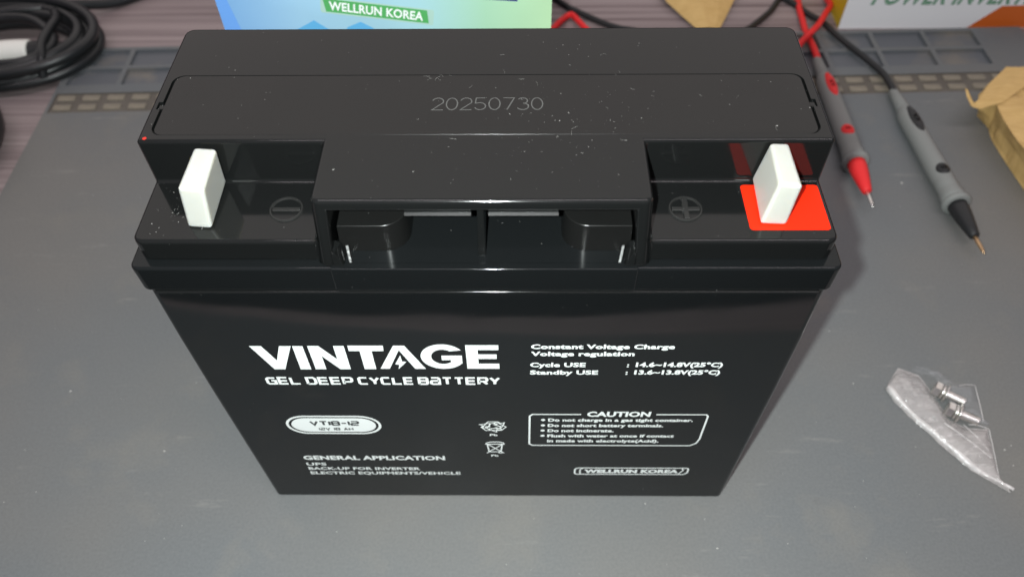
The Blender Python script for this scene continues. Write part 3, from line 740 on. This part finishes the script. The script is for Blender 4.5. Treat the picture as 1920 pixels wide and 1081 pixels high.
ib = thing('inverter_box', 'white and orange carton with yellow side and green lettering at the rear right', 'box', (0, 0, 0))
card_box(218.6, 372.0, 329.0, 440.0, TZ+0.02, 64.0, M_WCARD, M_YEL, ib)
print_on('orange_print', [poly([(302.5, TZ+.3), (318.5, 12.2), (371.8, 14.0), (371.8, TZ+.3)])], M_ORG, ib, 'front', 329.0)
tv, tf = TX('POWER INVERTER', 233.6, 346.0, 13.4, 13.0, shear=.30, bold=.028)
print_on('title_lettering', [(tv, tf)], M_GRN, ib, 'front', 328.97, 'green slanted words POWER INVERTER')
tv2, tf2 = TX('POWER INVERTER', 234.1, 346.2, 14.1, 11.8, shear=.30, bold=-.022)
print_on('title_highlight', [(tv2, tf2)], mat('pale_green_print', (0.34, 0.50, 0.38), .5), ib, 'front', 328.88)
# slate coloured case, mostly hidden behind the blue box
eq = link_obj('equipment_case', box(-60, 27, 346, 420, 0, 30, 5), M_SLATE); bevel(eq, 0.002, 3)
for v in eq.data.vertices: v.co.z += TZ*MM
tag(eq, 'dark slate case peeking out behind the right side of the blue box', 'case')

# ------------------------------------------------------------------ paper bags
def grid_surface(name, rows_, m, sub=2, thick=0.25, crease=0.0, seed=0, parent=None):
    nr, nc = len(rows_), len(rows_[0]); vs = [(p[0]*MM, p[1]*MM, p[2]*MM) for r in rows_ for p in r]; fs = []
    for i in range(nr-1):
        for j in range(nc-1): fs.append((i*nc+j, i*nc+j+1, (i+1)*nc+j+1, (i+1)*nc+j))
    me = pymesh(name, vs, fs, False)
    bm = bmesh.new(); bm.from_mesh(me); bmesh.ops.subdivide_edges(bm, edges=bm.edges[:], cuts=sub, use_grid_fill=True)
    bm.normal_update()
    off = Vector((seed*3.1, seed*1.7, 0))
    if crease:
        for v in bm.verts:
            q = v.co*55+off
            n = 1-abs(noise.noise(q))*2.4; n2 = 1-abs(noise.noise(q*2.3+Vector((5, 5, 5))))*2.4
            if v.co.z > 0.0012: v.co += v.normal*(n*0.75+n2*0.35)*crease*MM
    bm.to_mesh(me); bm.free()
    o = link_obj(name, me, m, parent)
    if thick:
        sd = o.modifiers.new('thickness', 'SOLIDIFY'); sd.thickness = thick*MM; sd.offset = 0
    return o
kb = thing('paper_bag', 'crumpled tan kraft paper bag lying at the right edge of the mat', 'paper bag', (0, 0, 0))
rowsK = [  # each row runs from the mat up over the top and down the far side
 [(285, 250, 4), (283, 252, 12), (289, 254, 20), (305, 256, 20), (325, 256, 20), (350, 254, 16), (365, 252, 1)],
 [(279, 243, 1), (272, 241, 11), (276, 239, 19), (298, 241, 19), (322, 240, 23), (350, 238, 22), (372, 236, 1)],
 [(274.5, 235, 0.4), (268, 229, 10), (268, 229, 19.5), (290, 227, 20), (318, 226, 22), (350, 222, 24), (376, 220, 1)],
 [(277, 224, 0.4), (275, 223, 8), (272, 222, 19.5), (286, 216, 22), (312, 212, 23), (350, 205, 25), (380, 204, 1)],
 [(275.2, 214, 0.4), (274, 212, 9), (270, 209, 20), (285, 200, 21), (310, 196, 24), (348, 190, 24), (380, 190, 1)],
 [(276, 196, 0.4), (275, 194, 10), (271, 190, 20), (286, 182, 22), (310, 175, 25), (345, 170, 24), (380, 170, 1)],
 [(278, 173, 0.4), (277, 170, 11), (276, 166, 21), (289, 160, 23), (312, 150, 25), (345, 150, 23), (380, 150, 1)],
 [(284, 145, 0.4), (284, 144, 10), (285, 142, 20), (296, 138, 22), (314, 130, 23), (345, 130, 20), (376, 130, 1)],
 [(292, 122, 0.4), (293, 121, 8), (296, 119, 14), (304, 116, 15), (318, 112, 15), (345, 114, 12), (368, 116, 1)]]
grid_surface('paper_body', rowsK, M_KRAFT, 5, 0.3, 1.0, 2, kb)
grid_surface('torn_flap', [[(289, 254, 20.6), (299, 250, 22.5), (300, 240, 22)], [(273, 238, 20.5), (281, 235, 22.5), (287, 231, 21.8)],
    [(262, 224, 20.5), (268, 223, 21.5), (275, 222, 20.6)], [(257.2, 220, 19.5), (259, 219.2, 19), (262, 218.6, 18.5)], [(256.4, 226, 21), (257.5, 224.5, 21), (259, 223, 20)], [(256.2, 230.5, 23), (256.6, 230.3, 23), (257, 230, 23)]], M_KRAFT, 4, 0.3, 0.35, 5, kb)
kt = thing('paper_bag', 'corner of a flat tan kraft paper bag pointing at the back edge of the battery', 'paper bag', (0, 0, 0))
rowsT = [[(90, 420, 2), (112, 420, 9), (140, 420, 11), (162, 420, 9), (185, 420, 2)],
         [(98, 385, 1), (114, 385, 7), (132, 385, 9.5), (150, 385, 7), (168, 385, 1)],
         [(108, 355, 0), (116, 354.5, 4), (129, 354, 6.5), (143, 354, 4), (152.5, 354, 0)],
         [(117, 340, -1.5), (122, 339, 1.0), (130, 338, 3.0), (140, 338, 1.5), (146, 340, -1.5)],
         [(125, 326, -2), (128, 325, -.6), (132, 324.6, .4), (136, 325, -.6), (139.5, 326, -2)]]
grid_surface('paper_body', rowsT, M_KRAFT, 5, 0.3, 0.5, 3, kt)
link_obj('hang_hole', prism_mesh('hang_hole', [(arc(128.4, 355.5, 3.0, 3.2, 0, 345, 22), 6.0), (arc(128.4, 355.5, 3.0, 3.2, 0, 345, 22), 7.9)]), M_SLATE, kt)

# ------------------------------------------------------------------ cable coil and neighbour at the left
cc = thing('cable_coil', 'thick bundle of coiled black cable with a white wrap at the upper left', 'cable', (-0.322, 0.298, 0))
def coil_path():
    pts = []; turns = 7
    for i in range(turns*14+1):
        a = math.pi+2*math.pi*i/14; k = i/(turns*14)
        lay = int(i/14)
        rx = 59 - 4.6*(lay % 4) + 2.2*math.sin(a*0.37+lay*1.9); ry = 41.5 - 3.9*(lay % 4) + 2.0*math.cos(a*0.61+lay)
        z = 1.0 + 6.3*(lay//4) + 2.2*((lay*5) % 3)*abs(math.sin(a*0.5+lay)) + 2.0
        pts.append(((rx*math.cos(a)+1.5*math.sin(lay*2.2))*MM, (ry*math.sin(a)+1.8*math.cos(lay*1.3))*MM, z*MM))
        q_ = noise.noise(Vector((a*.45, lay*3.3, 0)))*0.0052; x_, y_, z_ = pts[-1]; d_ = math.hypot(x_, y_); pts[-1] = (x_+x_/d_*q_, y_+y_/d_*q_, z_+abs(q_)*.4)
    return pts
link_obj('cable_loops', tube_mesh('cable_loops', smooth_path(coil_path(), 4), 3.3*MM, 12), M_CABLE, cc)
link_obj('cross_strand', tube_mesh('cross_strand', smooth_path([(v[0]*MM, v[1]*MM, v[2]*MM) for v in [(38, -30, 5), (39, -24, 14), (36, -12, 17), (35, 4, 17), (34, 16, 16), (28, 27, 14), (22, 32, 6)]], 8), 2.7*MM, 12), M_CABLE, cc)
link_obj('cable_tail', tube_mesh('cable_tail', smooth_path([(v[0]*MM, v[1]*MM, v[2]*MM) for v in [(-30, 20, 12), (-6, 28, 13), (10, 33, 12), (30, 44, 8), (52, 60, 0), (80, 84, -.8), (110, 110, -.8)]], 8), 3.3*MM, 12), M_CABLE, cc)
link_obj('cable_tail', tube_mesh('cable_tail', smooth_path([(v[0]*MM, v[1]*MM, v[2]*MM) for v in [(-50, 2, 10), (-20, 14, 13), (0, 20, 14), (20, 16, 14), (38, -4, 13), (30, -24, 13), (0, -30, 13), (-40, -34, 10)]], 8), 3.0*MM, 12), M_CABLE, cc)
tg = link_obj('white_wrap', tube_mesh('white_wrap', smooth_path([(v[0]*MM, v[1]*MM, v[2]*MM) for v in [(-40, -18, 8), (-10, -14.5, 9), (10, -10, 9), (23.5, -8.5, 8.5)]], 6), 7.4*MM, 20), M_TAG, cc)
tg.data.polygons.foreach_set('use_smooth', [True]*len(tg.data.polygons))
link_obj('plug_body', tube_mesh('plug_body', smooth_path([(v[0]*MM, v[1]*MM, v[2]*MM) for v in [(22, -8.4, 8), (34, -6, 8), (44, -5, 7)]], 5), [6.4*MM]*6+[5.0*MM]*5, 16), M_BLK, cc)
bp = tag(link_obj('black_plug', tube_mesh('black_plug', smooth_path([(-0.305, 0.170, .010), (-0.300, 0.185, .011), (-.296, 0.200, .011), (-.298, .215, .011), (-.308, .230, .010), (-.325, .245, .009)], 6), [10*MM]*6+[12.5*MM]*18+[12*MM]*7, 18), M_BLK),
    'rounded black rubber plug just inside the left edge of the picture', 'plug')

# ------------------------------------------------------------------ small bag of bolts
pb = thing('plastic_bag', 'small folded translucent plastic bag with bolts in it at the right', 'plastic bag', (0, 0, 0))
lower = [(169.2, 50.3), (171.2, 44.7), (177.4, 34.0), (181.6, 28.8), (184.5, 23.7), (193.2, 12.5), (198.4, 8.3), (205.3, 2.9)]
upper = [(170.1, 52.5), (178.0, 61.8), (186.0, 58.0), (190.0, 46.0), (191.5, 36.5), (197.5, 32.0), (206.6, 31.2), (204.6, 18.0), (203.2, 9.0), (205.5, 3.4)]
def resample(L, n):
    P = [Vector((p[0], p[1])) for p in L]; d = [0]
    for a, b in zip(P, P[1:]): d.append(d[-1]+(b-a).length)
    out = []
    for i in range(n):
        s = d[-1]*i/(n-1); k = max(j for j in range(len(d)-1) if d[j] <= s+1e-9) if s < d[-1] else len(P)-2
        t_ = (s-d[k])/(d[k+1]-d[k]); out.append(P[k].lerp(P[k+1], min(1, t_)))
    return out
def sheet(name, Lo, Up, nU, nV, zf, m, parent, thick=0.08):
    a, b = resample(Lo, nU), resample(Up, nU); vs = []; fs = []
    for i in range(nU):
        for j in range(nV):
            v = j/(nV-1); p = a[i].lerp(b[i], v); u = i/(nU-1); z = zf(u, v, p)
            vs.append((p.x*MM, p.y*MM, max(0.15, z)*MM))
    for i in range(nU-1):
        for j in range(nV-1): fs.append((i*nV+j, (i+1)*nV+j, (i+1)*nV+j+1, i*nV+j+1))
    o = link_obj(name, pymesh(name, vs, fs, True), m, parent)
    return o
def wr(p, k, s): return noise.noise(Vector((p.x*k, p.y*k, s)))
def zfold(u, v, p):
    d = (p.x-p.y*0.0)
    ridge = 1-abs(noise.noise(Vector(((p.x+p.y)*0.10, (p.x-p.y)*0.28, 2.0))))*2
    return 0.5 + 3.2*math.sin(math.pi*min(1, v*1.05))**0.7*math.sin(math.pi*min(1, .08+u*.92))**.5 + 1.0*ridge*v*(1-v)*3 + 0.5*wr(p, .5, 1)
sheet('folded_side', lower, upper, 60, 26, zfold, M_POLY, pb)
clear_o = [(183.5, 60.0), (187.5, 58.5), (194.6, 57.2), (200.5, 51.6), (208.8, 52.6), (207.2, 44.0), (205.6, 35.0), (205.4, 31.4)]
clear_i = [(183.0, 59.0), (186.5, 57.0), (189.2, 49.5), (190.6, 42.0), (191.2, 36.5), (195.0, 33.0), (200.0, 31.6), (204.8, 30.8)]
sheet('clear_side', clear_i, clear_o, 46, 20, lambda u, v, p: 6.0+2.6*math.sin(math.pi*min(1, u*1.15))*math.sin(math.pi*(.25+v*.6)) - 6.2*v**4 + 0.7*wr(p, .35, 7), M_CLEAR, pb)
# rolled lower edge
fl_in = [(p.x, p.y) for p in resample(lower, 30)]
pts = []
rad = []
for i, (x, y) in enumerate(fl_in):
    u = i/29; pts.append(((x+1.3)*MM, (y+1.0)*MM, (1.2+.4*math.sin(u*14))*MM)); rad.append((1.25+.35*math.sin(u*19+1)-.95*max(0, u-.75)*4*.9)*MM)
rad = [max(0.12*MM, q) for q in rad]
link_obj('rolled_edge', tube_mesh('rolled_edge', pts, rad, 12), M_FOLD, pb)
def small_tube(name, L_, r_, m): link_obj(name, tube_mesh(name, smooth_path([(a*MM, b*MM, c*MM) for a, b, c in L_], 6), r_*MM, 6), m, pb)
small_tube('crease', [(187, 32, 4.6), (192, 27, 4.4), (198, 21, 3.6), (202, 17, 2.6)], 0.22, M_FOLD)
small_tube('crease', [(195, 31.5, 4.2), (199, 26, 3.6), (202, 20, 3.0)], 0.14, M_FOLD)
small_tube('crease', [(208.6, 52.3, 1.0), (207, 43, 1.6), (205.6, 34.5, 1.6)], 0.16, M_FOLD)
small_tube('crease', [(206.7, 31.0, 1.4), (205.2, 22, 1.4), (203.0, 9, 1.0)], 0.16, M_FOLD)
small_tube('crease', [(197.5, 31.9, 3.6), (202, 31.7, 3.0), (206.6, 31.0, 1.4)], 0.16, M_FOLD)
small_tube('crease', [(200.8, 51.4, 2.6), (204, 52.2, 2.2), (208.6, 52.4, 1.2)], 0.14, M_FOLD)

def hex_loop(r, y): return [(r*math.cos(math.radians(60*k)), y, r*math.sin(math.radians(60*k))) for k in range(6)]
def bolt_thing(label, p0, p1, z):
    d = Vector((p1[0]-p0[0], p1[1]-p0[1], 0)); a = math.atan2(-d.x, d.y)
    r = thing('bolt', label, 'bolt', (p0[0]*MM, p0[1]*MM, z*MM), 'two bolts in the plastic bag', a)
    vs = [tuple(c*MM for c in v) for v in hex_loop(3.5, 0)+hex_loop(4.2, .5)+hex_loop(4.2, 3.2)+hex_loop(3.9, 3.6)]
    fs = [tuple(range(6))]
    for k in range(3):
        for i in range(6): j = (i+1) % 6; fs.append((k*6+i, (k+1)*6+i, (k+1)*6+j, k*6+j))
    fs.append(tuple(range(18, 24))[::-1])
    link_obj('head', pymesh('head', vs, fs), M_STEEL, r)
    link_obj('spring_washer', lathe_mesh('spring_washer', [(4.0, 3.0), (4.1, 4.0), (5.2, 4.0), (5.3, 3.0)], 24), M_STEEL, r)
    link_obj('flat_washer', lathe_mesh('flat_washer', [(5.8, 2.6), (5.9, 5.0), (6.7, 5.0), (6.8, 2.6)], 28), M_STEEL, r)
    pr = []
    n = 11
    for i in range(n): pr += [(6.8+i*0.85, 2.05), (6.8+i*0.85+.42, 2.5)]
    pr.append((6.8+n*.85, 2.0))
    link_obj('thread', lathe_mesh('thread', [(3.6, 2.3)]+pr, 20), M_STEEL, r)
    r.scale = (0.82, 0.82, 0.82)
bolt_thing('steel bolt with washers in the plastic bag, nearer the battery', (188.4, 49.6), (200.2, 41.6), 3.9)
bolt_thing('steel bolt with washers in the plastic bag, nearer the fold of the bag', (190.6, 39.6), (203.2, 32.2), 3.9)

# ------------------------------------------------------------------ crumbs on the mat
def crumbs():
    vs = []; fs = []
    spots = [(-191.1, 49.3, .5), (-140.9, 20.4, .45), (214.8, 179.9, .7), (77.1, 23.5, .3), (156.2, 54.1, .35), (85.0, -19.9, .4), (152.4, 82.3, .3), (210.6, 22.0, .45), (211.5, 15.0, .3), (214, 24, .3), (59, -2.0, .3)]
    spots += [(rnd.uniform(-230, 240), rnd.uniform(-30, 220), rnd.uniform(.1, .24)) for _ in range(140)]
    for x, y, s in spots:
        if abs(x) < 92 and y > -2 and y < 77: continue
        a = rnd.uniform(0, 3); c, q = math.cos(a), math.sin(a); k = len(vs)
        for (u, v) in ((-s, -s*.5), (s, -s*.6), (s*.9, s*.5), (-s*.7, s*.7)): vs.append(((x+u*c-v*q)*MM, (y+u*q+v*c)*MM, .02*MM))
        vs.append((x*MM, y*MM, s*.7*MM)); fs += [(k, k+1, k+4), (k+1, k+2, k+4), (k+2, k+3, k+4), (k+3, k, k+4)]
    o = link_obj('crumbs', pymesh('crumbs', vs, fs), M_CRUMB); o['kind'] = 'stuff'
    tag(o, 'tiny pale crumbs and dust scattered over the grey mat', 'crumbs')
crumbs()
